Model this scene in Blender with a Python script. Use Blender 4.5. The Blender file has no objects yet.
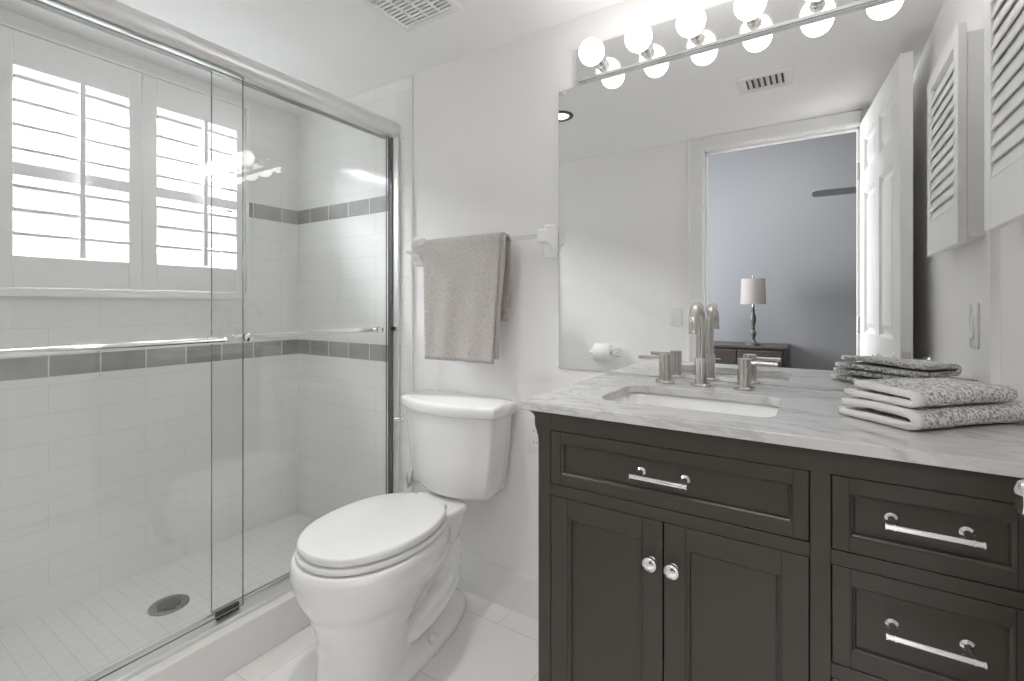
import bpy, bmesh, math, random
from mathutils import Vector, Matrix, noise
R = math.radians
random.seed(7)
sc = bpy.context.scene
C = sc.collection

# ------------------------------------------------------------------ camera, world, exposure
YB = 1.501           # back wall
XW = -2.292          # window wall
XR = 0.351           # right wall
YF = 0.0             # wall with the doorway (bathroom side)
ZC = 2.12            # ceiling
cam = bpy.data.cameras.new('camera')
camo = bpy.data.objects.new('camera', cam); C.objects.link(camo); sc.camera = camo
cam.sensor_width = 36; cam.lens = 476.0 / 1024 * 36
cam.shift_y = -35.5 / 1024; cam.clip_start = 0.01
camo.location = (0, 0, 1.13); camo.rotation_euler = (R(90), 0, math.atan(304 / 476.0))

w = bpy.data.worlds.new('world'); sc.world = w; w.use_nodes = True
w.node_tree.nodes['Background'].inputs[0].default_value = (0.93, 0.97, 1.0, 1)
w.node_tree.nodes['Background'].inputs[1].default_value = 1.05
sc.view_settings.view_transform = 'Standard'; sc.view_settings.look = 'None'
sc.view_settings.gamma = 1; sc.view_settings.use_curve_mapping = False
sc.view_settings.exposure = 0.33
sc.cycles.max_bounces = 16; sc.cycles.diffuse_bounces = 10; sc.cycles.glossy_bounces = 8
sc.cycles.transparent_max_bounces = 16; sc.cycles.transmission_bounces = 8
sc.cycles.sample_clamp_indirect = 6
sc.cycles.use_denoising = True

BULB = 6.0          # strength of the vanity bulbs

def area_light(name, loc, rot, sx, sy, power, col=(1, 1, 1)):
    l = bpy.data.lights.new(name, 'AREA'); l.shape = 'RECTANGLE'; l.size = sx; l.size_y = sy
    l.energy = power; l.color = col
    o = bpy.data.objects.new(name, l); C.objects.link(o); o.location = loc; o.rotation_euler = rot
    return o
# daylight falling through the shower window, and an added bedroom lamp standing in for daylight, no window there
area_light('window_daylight', (XW - 0.62, 0.81, 2.52), (0, R(-48), 0), 0.75, 1.6, 500, (0.96, 0.98, 1.0))
area_light('bedroom_fill_lamp', (-2.32, -1.2, 1.5), (0, R(-90), 0), 1.2, 1.2, 112, (0.95, 0.97, 1.0))

# ------------------------------------------------------------------ materials
def mat(name, col, rough=0.5, metal=0.0, spec=0.5, emit=None, estr=0, coat=0):
    m = bpy.data.materials.new(name); m.use_nodes = True
    b = m.node_tree.nodes['Principled BSDF']
    b.inputs['Base Color'].default_value = (*col, 1); b.inputs['Roughness'].default_value = rough
    b.inputs['Metallic'].default_value = metal; b.inputs['Specular IOR Level'].default_value = spec
    b.inputs['Coat Weight'].default_value = coat
    if emit: b.inputs['Emission Color'].default_value = (*emit, 1); b.inputs['Emission Strength'].default_value = estr
    return m
def nodes(m): return m.node_tree.nodes, m.node_tree.links, m.node_tree.nodes['Principled BSDF']
def noise_bump(m, scale, strength, dist=0.002, detail=3):
    n, l, b = nodes(m)
    tc = n.new('ShaderNodeTexCoord'); t = n.new('ShaderNodeTexNoise'); bp = n.new('ShaderNodeBump')
    t.inputs['Scale'].default_value = scale; t.inputs['Detail'].default_value = detail
    bp.inputs['Strength'].default_value = strength; bp.inputs['Distance'].default_value = dist
    l.new(tc.outputs['Object'], t.inputs['Vector']); l.new(t.outputs['Fac'], bp.inputs['Height']); l.new(bp.outputs[0], b.inputs['Normal'])
    return m
def tile_mat(name, axes, bw, rh, c1, c2, mortar, msize=0.0016, offset=0.5, rough=0.1, shift=(0, 0), rot=0, bump=0.3, spec=0.5, vary=False):
    """axes: which object coordinates run along and across the rows"""
    m = mat(name, c1, rough, spec=spec); n, l, b = nodes(m)
    tc = n.new('ShaderNodeTexCoord'); sp = n.new('ShaderNodeSeparateXYZ'); cb = n.new('ShaderNodeCombineXYZ'); mp = n.new('ShaderNodeMapping')
    br = n.new('ShaderNodeTexBrick'); bp = n.new('ShaderNodeBump')
    l.new(tc.outputs['Object'], sp.inputs[0])
    l.new(sp.outputs[axes[0]], cb.inputs[0]); l.new(sp.outputs[axes[1]], cb.inputs[1])
    l.new(cb.outputs[0], mp.inputs[0]); l.new(mp.outputs[0], br.inputs[0])
    mp.inputs['Location'].default_value = (shift[0], shift[1], 0); mp.inputs['Rotation'].default_value = (0, 0, rot)
    br.offset = offset
    for k, v in (('Scale', 1), ('Mortar Size', msize), ('Mortar Smooth', 0.2), ('Bias', 0), ('Brick Width', bw), ('Row Height', rh)): br.inputs[k].default_value = v
    br.inputs['Color1'].default_value = (*c1, 1); br.inputs['Color2'].default_value = (*c2, 1); br.inputs['Mortar'].default_value = (*mortar, 1)
    if vary:
        t = n.new('ShaderNodeTexNoise'); t.inputs['Scale'].default_value = 9; t.inputs['Detail'].default_value = 4
        mx = n.new('ShaderNodeMix'); mx.data_type = 'RGBA'; mx.blend_type = 'OVERLAY'; mx.inputs[0].default_value = 0.35
        l.new(cb.outputs[0], t.inputs['Vector']); l.new(br.outputs['Color'], mx.inputs[6]); l.new(t.outputs['Fac'], mx.inputs[7])
        l.new(mx.outputs[2], b.inputs['Base Color'])
    else: l.new(br.outputs['Color'], b.inputs['Base Color'])
    inv = n.new('ShaderNodeMath'); inv.operation = 'SUBTRACT'; inv.inputs[0].default_value = 1
    l.new(br.outputs['Fac'], inv.inputs[1]); l.new(inv.outputs[0], bp.inputs['Height'])
    bp.inputs['Strength'].default_value = bump; bp.inputs['Distance'].default_value = 0.001
    l.new(bp.outputs[0], b.inputs['Normal'])
    return m

M_paint = noise_bump(mat('wall_paint', (0.90, 0.886, 0.88), 0.55, spec=0.3), 260, 0.05)
M_ceil = noise_bump(mat('ceiling_paint', (0.85, 0.846, 0.842), 0.7, spec=0.2), 300, 0.05)
M_trim = mat('trim_paint', (0.84, 0.835, 0.825), 0.35)
M_shut = mat('shutter_paint', (0.86, 0.86, 0.855), 0.4)
TW, TH = 0.291, 0.1015
tc1, tc2, tmo = (0.845, 0.845, 0.83), (0.855, 0.855, 0.84), (0.765, 0.765, 0.75)
M_tile_x = tile_mat('shower_tile_side', (1, 2), TW, TH, tc1, tc2, tmo, shift=(-0.537 + 0.291 * 2, -0.947 + 0.1015 * 11), rough=0.16)
M_tile_y = tile_mat('shower_tile_end', (0, 2), TW, TH, tc1, tc2, tmo, shift=(0.1, -0.947 + 0.1015 * 11), rough=0.16)
M_band_x = tile_mat('accent_tile_side', (1, 2), 0.1455, 0.5, (0.29, 0.29, 0.285), (0.42, 0.42, 0.415), (0.75, 0.75, 0.74), 0.0025, 0, 0.16, shift=(-0.537 + 0.1455 * 8, 0.0), vary=True)
M_band_y = tile_mat('accent_tile_end', (0, 2), 0.1485, 0.5, (0.29, 0.29, 0.285), (0.38, 0.38, 0.375), (0.75, 0.75, 0.74), 0.0025, 0, 0.16, shift=(2.184 , 0.0), vary=True)
M_mosaic = tile_mat('shower_floor_mosaic', (0, 1), 0.052, 0.052, (0.84, 0.84, 0.82), (0.85, 0.85, 0.83), (0.75, 0.75, 0.73), 0.0016, 0, 0.25, shift=(0.02, 0.01))
M_floor = tile_mat('floor_tile', (0, 1), 0.46, 0.31, (0.83, 0.81, 0.795), (0.845, 0.825, 0.81), (0.62, 0.60, 0.58), 0.0015, 0.5, 0.3, shift=(0.03, 0.155), bump=0.15)
M_curb = noise_bump(mat('curb_stone', (0.76, 0.745, 0.73), 0.25), 40, 0.03)
M_bed = noise_bump(mat('bedroom_paint', (0.185, 0.190, 0.20), 0.6, spec=0.3), 240, 0.04)
M_bedfloor = tile_mat('bedroom_floor', (0, 1), 1.2, 0.15, (0.35, 0.30, 0.25), (0.40, 0.34, 0.28), (0.2, 0.17, 0.14), 0.001, 0.4, 0.4)
M_cab = noise_bump(mat('espresso_paint', (0.042, 0.0355, 0.0275), 0.36, spec=0.5), 90, 0.02)
M_gap = mat('cabinet_inside', (0.012, 0.011, 0.010), 0.8)
M_chrome = mat('chrome', (0.86, 0.86, 0.86), 0.06, 1)
M_nickel = mat('brushed_nickel', (0.60, 0.575, 0.545), 0.24, 1)
M_satin = mat('satin_aluminium', (0.80, 0.79, 0.77), 0.22, 1)
M_satinw = mat('satin_light', (0.82, 0.815, 0.80), 0.38, 0.85)
M_chan = mat('grey_channel', (0.30, 0.30, 0.295), 0.6)
M_seal = mat('grey_seal', (0.13, 0.13, 0.13), 0.3)
M_dark = mat('dark_rubber', (0.02, 0.02, 0.02), 0.5)
M_mirror = mat('mirror_silver', (0.90, 0.905, 0.90), 0.0, 1)
M_edge = mat('mirror_edge', (0.45, 0.47, 0.46), 0.2, 0.6)
M_porc = mat('porcelain', (0.90, 0.895, 0.885), 0.08, spec=0.6, coat=0.3)
M_plast = mat('white_plastic', (0.85, 0.845, 0.835), 0.25)
M_clearbar = mat('white_bar', (0.83, 0.83, 0.825), 0.15)
M_bulb = mat('bulb_glow', (0.9, 0.9, 0.9), 0.3, emit=(1.0, 0.985, 0.975), estr=BULB)
M_can = mat('can_glow', (0.9, 0.9, 0.9), 0.3, emit=(1.0, 0.985, 0.975), estr=420)
M_canbaffle = mat('can_baffle', (0.05, 0.05, 0.05), 0.5)
M_drain = mat('drain_steel', (0.33, 0.33, 0.31), 0.4, 0.8)
M_wood = mat('dark_wood', (0.045, 0.036, 0.033), 0.35)
M_lampbase = noise_bump(mat('lamp_base', (0.075, 0.07, 0.068), 0.45), 40, 0.2)
M_shade = mat('lamp_shade_linen', (0.22, 0.205, 0.20), 0.8, emit=(1, 0.86, 0.78), estr=0.05)
M_blade = mat('fan_blade', (0.13, 0.135, 0.14), 0.4)
M_paper = noise_bump(mat('toilet_paper', (0.86, 0.86, 0.85), 0.9, spec=0.1), 120, 0.1)

# ribbed cotton towel
M_towel = mat('grey_terry', (0.50, 0.465, 0.44), 0.95, spec=0.1)
n, l, b = nodes(M_towel)
b.inputs['Sheen Weight'].default_value = 0.3
tc = n.new('ShaderNodeTexCoord'); t = n.new('ShaderNodeTexNoise'); t.inputs['Scale'].default_value = 150; t.inputs['Detail'].default_value = 6; t.inputs['Roughness'].default_value = 0.75
bp = n.new('ShaderNodeBump'); bp.inputs['Strength'].default_value = 0.9; bp.inputs['Distance'].default_value = 0.006
l.new(tc.outputs['Object'], t.inputs[0]); l.new(t.outputs['Fac'], bp.inputs['Height']); l.new(bp.outputs[0], b.inputs['Normal'])
rp = n.new('ShaderNodeValToRGB'); rp.color_ramp.elements[0].color = (0.42, 0.385, 0.36, 1); rp.color_ramp.elements[1].color = (0.62, 0.58, 0.55, 1)
rp.color_ramp.elements[0].position = 0.35; rp.color_ramp.elements[1].position = 0.65
l.new(t.outputs['Fac'], rp.inputs[0]); l.new(rp.outputs[0], b.inputs['Base Color'])

# looped grey and white bath mat pile
M_pile = mat('mat_pile', (0.55, 0.54, 0.52), 0.95, spec=0.1)
n, l, b = nodes(M_pile)
tc = n.new('ShaderNodeTexCoord'); v = n.new('ShaderNodeTexVoronoi'); v.inputs['Scale'].default_value = 170
t = n.new('ShaderNodeTexNoise'); t.inputs['Scale'].default_value = 175; t.inputs['Detail'].default_value = 2
rp = n.new('ShaderNodeValToRGB'); e = rp.color_ramp.elements
e[0].color = (0.27, 0.26, 0.25, 1); e[0].position = 0.33; e[1].color = (0.80, 0.79, 0.77, 1); e[1].position = 0.58
bp = n.new('ShaderNodeBump'); bp.inputs['Strength'].default_value = 0.9; bp.inputs['Distance'].default_value = 0.004; bp.invert = True
l.new(tc.outputs['Object'], v.inputs['Vector']); l.new(tc.outputs['Object'], t.inputs['Vector']); l.new(t.outputs['Fac'], rp.inputs[0])
l.new(rp.outputs[0], b.inputs['Base Color']); l.new(v.outputs['Distance'], bp.inputs['Height']); l.new(bp.outputs[0], b.inputs['Normal'])
M_hem = noise_bump(mat('mat_hem', (0.80, 0.78, 0.75), 0.9, spec=0.1), 300, 0.3)

# white marble with grey veins
M_marble = mat('marble', (0.78, 0.77, 0.76), 0.12)
n, l, b = nodes(M_marble)
tc = n.new('ShaderNodeTexCoord'); mp = n.new('ShaderNodeMapping'); mp.inputs['Rotation'].default_value = (0.4, 0.3, R(-28)); mp.inputs['Scale'].default_value = (1.5, 3.6, 4)
l.new(tc.outputs['Object'], mp.inputs[0])
t1 = n.new('ShaderNodeTexNoise'); t1.inputs['Scale'].default_value = 1.9; t1.inputs['Detail'].default_value = 7; t1.inputs['Roughness'].default_value = 0.6; t1.inputs['Distortion'].default_value = 0.9
l.new(mp.outputs[0], t1.inputs['Vector'])
r1 = n.new('ShaderNodeValToRGB'); e = r1.color_ramp.elements
e[0].position = 0.0; e[0].color = (0.63, 0.62, 0.605, 1); e[1].position = 1; e[1].color = (0.63, 0.62, 0.605, 1)
for p, c in ((0.30, 0.60), (0.40, 0.62), (0.455, 0.57), (0.478, 0.45), (0.492, 0.54), (0.54, 0.62), (0.60, 0.55), (0.66, 0.63)):
    k = e.new(p); k.color = (c, c * 0.985, c * 0.965, 1)
l.new(t1.outputs['Fac'], r1.inputs[0]); l.new(r1.outputs[0], b.inputs['Base Color'])

# clear glass: transmits straight through, reflects by Schlick's curve
def glass(name, tint=(0.988, 0.992, 0.988), base=0.04):
    m = bpy.data.materials.new(name); m.use_nodes = True; n = m.node_tree.nodes; l = m.node_tree.links
    n.remove(n['Principled BSDF']); out = n['Material Output']
    tr = n.new('ShaderNodeBsdfTransparent'); tr.inputs[0].default_value = (*tint, 1)
    gl = n.new('ShaderNodeBsdfGlossy'); gl.inputs['Roughness'].default_value = 0.0; gl.inputs[0].default_value = (1, 1, 1, 1)
    lw = n.new('ShaderNodeLayerWeight'); lw.inputs[0].default_value = 0.5
    pw = n.new('ShaderNodeMath'); pw.operation = 'POWER'; pw.inputs[1].default_value = 5
    ma = n.new('ShaderNodeMath'); ma.operation = 'MULTIPLY_ADD'; ma.inputs[1].default_value = 1 - base; ma.inputs[2].default_value = base
    mx = n.new('ShaderNodeMixShader')
    l.new(lw.outputs['Facing'], pw.inputs[0]); l.new(pw.outputs[0], ma.inputs[0]); l.new(ma.outputs[0], mx.inputs[0])
    l.new(tr.outputs[0], mx.inputs[1]); l.new(gl.outputs[0], mx.inputs[2]); l.new(mx.outputs[0], out.inputs[0])
    return m
M_glass = glass('shower_glass')
M_pane = glass('window_glass', (0.97, 0.98, 0.985))
M_acrylic = glass('clear_acrylic', (0.93, 0.93, 0.925), 0.05)
M_gedge = mat('glass_edge', (0.16, 0.18, 0.175), 0.15)

# ------------------------------------------------------------------ mesh building
class MB:
    def __init__(s): s.bm = bmesh.new(); s.mi = 0
    def _f(s, vs):
        try: f = s.bm.faces.new(vs); f.material_index = s.mi; return f
        except ValueError: return None
    def box(s, x0, x1, y0, y1, z0, z1):
        v = [s.bm.verts.new(p) for p in ((x0,y0,z0),(x1,y0,z0),(x1,y1,z0),(x0,y1,z0),(x0,y0,z1),(x1,y0,z1),(x1,y1,z1),(x0,y1,z1))]
        for q in ((3,2,1,0),(4,5,6,7),(0,1,5,4),(1,2,6,5),(2,3,7,6),(3,0,4,7)): s._f([v[i] for i in q])
        return s
    def loft(s, rings, cap=True, close=False):
        L = [[s.bm.verts.new(p) for p in r] for r in rings]
        m = len(L[0]); pairs = list(zip(L, L[1:]))
        if close: pairs.append((L[-1], L[0]))
        for a, b_ in pairs:
            for i in range(m): s._f([a[i], a[(i+1) % m], b_[(i+1) % m], b_[i]])
        if cap and not close: s._f(list(reversed(L[0]))); s._f(L[-1])
        return s
    def lathe(s, c, prof, seg=24, axis='Z', cap=True, close=False):
        rings = []
        for r, h in prof:
            ring = []
            for i in range(seg):
                a = 2 * math.pi * i / seg; u, v = r * math.cos(a), r * math.sin(a)
                d = {'Z': (u, v, h), 'Y': (v, h, u), 'X': (h, u, v)}[axis]
                ring.append((c[0]+d[0], c[1]+d[1], c[2]+d[2]))
            rings.append(ring)
        return s.loft(rings, cap, close)
    def tube(s, path, rad, seg=14, closed=False):
        pts = [Vector(p) for p in path]; rings = []; up = None
        n = len(pts)
        for i, p in enumerate(pts):
            d = (pts[(i+1) % n if closed else min(i+1, n-1)] - pts[i-1 if (closed or i) else 0]).normalized()
            if up is None: up = Vector((0, 0, 1)) if abs(d.z) < 0.9 else Vector((1, 0, 0))
            x = up.cross(d).normalized(); y = d.cross(x).normalized(); up = y
            r = rad[i] if isinstance(rad, (list, tuple)) else rad
            rings.append([p + r * (math.cos(2*math.pi*k/seg) * x + math.sin(2*math.pi*k/seg) * y) for k in range(seg)])
        return s.loft(rings, True, closed)
    def prism(s, poly, f0, f1):
        """poly of 2-D points; f0 and f1 map (a, b) to the two end positions"""
        return s.loft([[f0(*p) for p in poly], [f1(*p) for p in poly]])
    def frame(s, x0, x1, y0, y1, z0, z1, wx, wy):
        # flat rectangular frame lying in x-y, mitred, with an eased lower edge
        def rc(i, j, z): return [(x0+i, y0+j, z), (x1-i, y0+j, z), (x1-i, y1-j, z), (x0+i, y1-j, z)]
        e = 0.003
        return s.loft([rc(0, 0, z1), rc(0, 0, z0+e), rc(e, e, z0), rc(wx-e, wy-e, z0), rc(wx, wy, z0+e), rc(wx, wy, z1)], False, True)
    def ball(s, c, r, u=24, v=16, sc=(1, 1, 1)):
        rings = []
        for j in range(1, v):
            th = math.pi * j / v
            rings.append([(c[0]+sc[0]*r*math.sin(th)*math.cos(2*math.pi*i/u), c[1]+sc[1]*r*math.sin(th)*math.sin(2*math.pi*i/u), c[2]-sc[2]*r*math.cos(th)) for i in range(u)])
        return s.loft(rings)
    def out(s, name, m, parent=None, bevel=0, seg=2, smooth=True, local=False, M=None, angle=32):
        bm = s.bm
        bmesh.ops.recalc_face_normals(bm, faces=bm.faces)
        if M is not None: bmesh.ops.transform(bm, matrix=M, verts=bm.verts)
        if parent is not None and not local:
            off = Vector((0, 0, 0)); p = parent
            while p: off += p.location; p = p.parent
            bmesh.ops.translate(bm, verts=bm.verts, vec=-off)
        for f in bm.faces: f.smooth = smooth
        if smooth:
            for e in bm.edges:
                if len(e.link_faces) == 2 and e.calc_face_angle(0) > R(angle): e.smooth = False
        me = bpy.data.meshes.new(name); bm.to_mesh(me); bm.free()
        o = bpy.data.objects.new(name, me); C.objects.link(o)
        for mm in (m if isinstance(m, (list, tuple)) else [m]): me.materials.append(mm)
        if parent is not None: o.parent = parent
        if bevel:
            bv = o.modifiers.new('bevel', 'BEVEL'); bv.width = bevel; bv.segments = seg; bv.limit_method = 'ANGLE'; bv.angle_limit = R(40); bv.harden_normals = False
        return o

def thing(name, label, cat, loc, rotz=0, group=None):
    o = bpy.data.objects.new(name, None); C.objects.link(o)
    o.location = loc; o.rotation_euler = (0, 0, rotz); o.empty_display_size = 0.05
    o['label'] = label; o['category'] = cat
    if group: o['group'] = group
    return o
def tag(o, label, cat, group=None):
    o['label'] = label; o['category'] = cat
    if group: o['group'] = group
    return o
def struct(o): o['kind'] = 'structure'; return o
def dup(root, loc, rotz=None, label=None):
    def rec(o, par):
        c = o.copy(); C.objects.link(c); c.parent = par
        for ch in o.children: rec(ch, c)
        return c
    r = rec(root, None); r.location = loc
    if rotz is not None: r.rotation_euler = (0, 0, rotz)
    if label: r['label'] = label
    return r
def rrect(x0, x1, y0, y1, r, n=6):
    pts = []
    for cx, cy, a in ((x1-r, y1-r, 0), (x0+r, y1-r, 90), (x0+r, y0+r, 180), (x1-r, y0+r, 270)):
        for i in range(n + 1):
            t = R(a + 90 * i / n); pts.append((cx + r*math.cos(t), cy + r*math.sin(t)))
    return pts

# ================================================================== SETTING
DX0, DX1, DZ = -0.560, 0.190, 2.048        # doorway
WT = 0.115
struct(MB().box(-1.66, XR, YF - WT, YB, -0.1, 0).out('floor', M_floor))
struct(MB().box(XW, -1.66, YF, YB, -0.1, 0.046).out('floor_shower', M_mosaic))
HX, HY, HR = -1.13, 0.755, 0.049            # hole of the recessed light
b = MB(); b.box(XW - 0.15, HX - HR, YF, YB + 0.12, ZC, ZC + 0.1); b.box(HX + HR, XR + 0.15, YF, YB + 0.12, ZC, ZC + 0.1)
b.box(HX - HR, HX + HR, YF, HY - HR, ZC, ZC + 0.1); b.box(HX - HR, HX + HR, HY + HR, YB + 0.12, ZC, ZC + 0.1)
struct(b.out('ceiling', M_ceil))
XT = -1.472                                 # edge of the shower tiling on the back wall
struct(MB().box(XT, XR, YB, YB + 0.12, 0, ZC).out('wall_back', M_paint))
struct(MB().box(XW - 0.15, XT, YB, YB + 0.12, 0, ZC).out('wall_back_tiled', M_tile_y))
struct(MB().box(XT - 0.006, XT + 0.012, YB - 0.012, YB, 0, ZC).out('trim_1', mat('bullnose', (0.84, 0.84, 0.83), 0.12), bevel=0.005, seg=3))
struct(MB().box(XR, XR + 0.12, YF, YB, 0, ZC).out('wall_right', M_paint))
b = MB(); b.box(XW - 0.15, DX0 - 0.02, YF - WT, YF, 0, ZC); b.box(DX1 + 0.02, XR + 0.12, YF - WT, YF, 0, ZC); b.box(DX0 - 0.02, DX1 + 0.02, YF - WT, YF, DZ + 0.02, ZC)
struct(b.out('wall_front', M_paint))
struct(MB().box(XW, -1.62, YF, YF + 0.01, 0.03, ZC).out('wall_front_tiled', M_tile_y))
# window wall with its opening
WY0, WY1, WZ0, WZ1 = 0.43, 1.20, 1.21, 2.03
b = MB(); b.box(XW - 0.15, XW, YF, WY0, 0, ZC); b.box(XW - 0.15, XW, WY1, YB, 0, ZC); b.box(XW - 0.15, XW, WY0, WY1, 0, WZ0); b.box(XW - 0.15, XW, WY0, WY1, WZ1, ZC)
struct(b.out('wall_left', M_tile_x))
# accent bands
Z1, Z2 = (0.876, 0.950), (1.552, 1.622)
b = MB(); b.box(XW, XW + 0.003, YF + 0.01, YB, *Z1); struct(b.out('trim_2', M_band_x))
b = MB(); b.box(XW, XW + 0.003, 1.228, YB, *Z2); struct(b.out('trim_3', M_band_x))
b = MB(); b.box(XW, -1.61, YB - 0.003, YB, *Z1); struct(b.out('trim_4', M_band_y))
b = MB(); b.box(XW, -1.61, YB - 0.003, YB, *Z2); struct(b.out('trim_5', M_band_y))
# curb
b = MB(); b.box(-1.66, -1.505, YF, YB, 0, 0.135); struct(b.out('trim_6', M_curb, bevel=0.004))
# baseboards
def base_profile(h): return [(0, 0), (0.016, 0), (0.016, h * 0.72), (0.012, h * 0.80), (0.012, h * 0.86), (0.007, h * 0.94), (0.004, h), (0, h)]
b = MB(); b.prism(base_profile(0.149), lambda d, z: (XT + 0.012, YB - d, z), lambda d, z: (XR, YB - d, z)); struct(b.out('baseboard_back', M_trim))
b = MB(); b.prism(base_profile(0.149), lambda d, z: (-1.505, YF + d, z), lambda d, z: (DX0 - 0.095, YF + d, z)); struct(b.out('baseboard_front', M_trim))
b = MB(); b.prism(base_profile(0.149), lambda d, z: (XR - d, YF, z), lambda d, z: (XR - d, 0.99, z)); struct(b.out('baseboard_right', M_trim))
# door casing (bathroom side) and jamb lining with stop bead
b = MB()
cw = 0.088
b.box(DX0 - cw, DX0 - 0.004, YF, YF + 0.016, 0, ZC - 0.001); b.box(DX1 + 0.004, DX1 + cw, YF, YF + 0.012, 0, ZC - 0.001)
b.box(DX0 - 0.004, DX1 + 0.004, YF, YF + 0.016, DZ + 0.004, ZC - 0.001)
b.box(DX0 - cw, DX0 - cw + 0.014, YF + 0.016, YF + 0.022, 0, ZC - 0.001)
struct(b.out('trim_7', M_trim, bevel=0.003))
b = MB()
b.box(DX0 - 0.02, DX0, YF - WT - 0.001, YF + 0.002, 0, DZ + 0.02); b.box(DX1, DX1 + 0.02, YF - WT - 0.001, YF + 0.002, 0, DZ + 0.02); b.box(DX0, DX1, YF - WT - 0.001, YF + 0.002, DZ, DZ + 0.02)
b.box(DX0, DX0 + 0.012, YF - 0.075, YF - 0.04, 0, DZ); b.box(DX1 - 0.012, DX1, YF - 0.075, YF - 0.04, 0, DZ); b.box(DX0, DX1, YF - 0.075, YF - 0.04, DZ - 0.012, DZ)
struct(b.out('trim_8', M_trim, bevel=0.0015))
# bedroom beyond the doorway
BY = -2.40
struct(MB().box(-2.6, 2.2, BY - 0.1, YF - WT, -0.1, 0).out('floor_bedroom', M_bedfloor))
struct(MB().box(-2.6, 2.2, BY - 0.1, BY, 0, 2.75).out('wall_bedroom_far', M_bed))
struct(MB().box(-2.6, -2.5, BY, YF - WT, 0, 2.75).out('wall_bedroom_left', M_bed))
struct(MB().box(2.1, 2.2, BY, YF - WT, 0, 2.75).out('wall_bedroom_right', M_bed))
struct(MB().box(-2.6, 2.2, BY - 0.1, YF, 2.75, 2.85).out('ceiling_bedroom', M_ceil))
b = MB(); b.box(-2.5, DX0 - 0.02, YF - WT - 0.01, YF - WT, 0, 2.75); b.box(DX1 + 0.02, 2.1, YF - WT - 0.01, YF - WT, 0, 2.75); b.box(DX0 - 0.02, DX1 + 0.02, YF - WT - 0.01, YF - WT, DZ + 0.02, 2.75)
struct(b.out('wall_bedroom_near', M_bed))
b = MB(); b.box(XR + 0.12, 2.1, YF - WT, YF, 0, 2.75); struct(b.out('wall_bedroom_side', M_bed))

# ------------------------------------------------------------------ window and shutters
win = bpy.data.objects.new('window_1', None); C.objects.link(win); win.location = (XW, 0.815, 1.16); struct(win)
b = MB()
FY0, FY1, FZ0, FZ1 = 0.388, 1.228, 1.178, 2.066
b.box(XW, XW + 0.034, FY0, FY0 + 0.014, FZ0, FZ1); b.box(XW, XW + 0.034, FY1 - 0.014, FY1, FZ0, FZ1)
b.box(XW, XW + 0.034, FY0, FY1, FZ1 - 0.012, FZ1); b.box(XW, XW + 0.034, FY0, FY1, FZ0, FZ0 + 0.01)
b.out('window_frame', M_shut, win, bevel=0.002)
b = MB(); b.box(XW, XW + 0.042, FY0 - 0.01, FY1 + 0.006, 1.157, 1.178); b.out('window_sill', M_shut, win, bevel=0.004)
b = MB()
xo = XW - 0.11
b.box(xo, xo + 0.05, WY0, WY0 + 0.035, WZ0, WZ1); b.box(xo, xo + 0.05, WY1 - 0.035, WY1, WZ0, WZ1)
b.box(xo, xo + 0.05, WY0, WY1, WZ0, WZ0 + 0.035); b.box(xo, xo + 0.05, WY0, WY1, WZ1 - 0.035, WZ1); b.box(xo, xo + 0.05, WY0, WY1, 1.57, 1.605)
b.out('sash', M_trim, win, bevel=0.002)
b = MB(); b.box(xo + 0.022, xo + 0.027, WY0 + 0.03, WY1 - 0.03, WZ0 + 0.03, WZ1 - 0.03); b.out('pane', M_pane, win)

def shutter(y0, y1, oy0, oy1, label):
    root = thing('plantation_shutter', label, 'shutter', (XW + 0.02, (y0 + y1) / 2, 1.19), group='plantation shutters in the shower window')
    X0, X1 = XW + 0.004, XW + 0.032
    b = MB(); b.box(X0, X1, y0, oy0, 1.19, 2.052); b.box(X0, X1, oy1, y1, 1.19, 2.052)
    b.out('stile', M_shut, root, bevel=0.002)
    for z0, z1 in ((1.19, 1.297), (1.568, 1.611), (1.936, 2.052)):
        MB().box(X0 + 0.001, X1 - 0.001, oy0, oy1, z0, z1).out('rail', M_shut, root, bevel=0.002)
    a = R(12); ca, sa = math.cos(a), math.sin(a); xc = (X0 + X1) / 2
    for z in (1.900, 1.820, 1.740, 1.660, 1.535, 1.455, 1.375):
        rings = []
        for y in (oy0 + 0.001, oy1 - 0.001):
            ring = []
            for u, v in rrect(-0.032, 0.032, -0.0062, 0.0062, 0.0025, 2):
                ring.append((xc + u * ca + v * sa, y, z - u * sa + v * ca))
            rings.append(ring)
        MB().loft(rings).out('louver', M_shut, root)
    yc = (oy0 + oy1) / 2 + 0.012
    MB().box(X1 + 0.022, X1 + 0.034, yc - 0.0075, yc + 0.0075, 1.30, 1.93).out('tilt_rod', M_shut, root, bevel=0.002)
    return root
shutter(0.400, 0.8035, 0.443, 0.761, 'left white louvered shutter panel in the shower window, away from the corner')
shutter(0.8055, 1.209, 0.855, 1.170, 'right white louvered shutter panel of the window, nearer the shower corner, seen behind overlapping glass')

# ------------------------------------------------------------------ shower enclosure
XO, XI, GT = -1.560, -1.600, 0.008
fr = thing('shower_door_frame', 'satin silver shower door frame with rounded header above the white curb', 'shower frame', (-1.58, YB - 0.02, 0.135))
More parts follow.
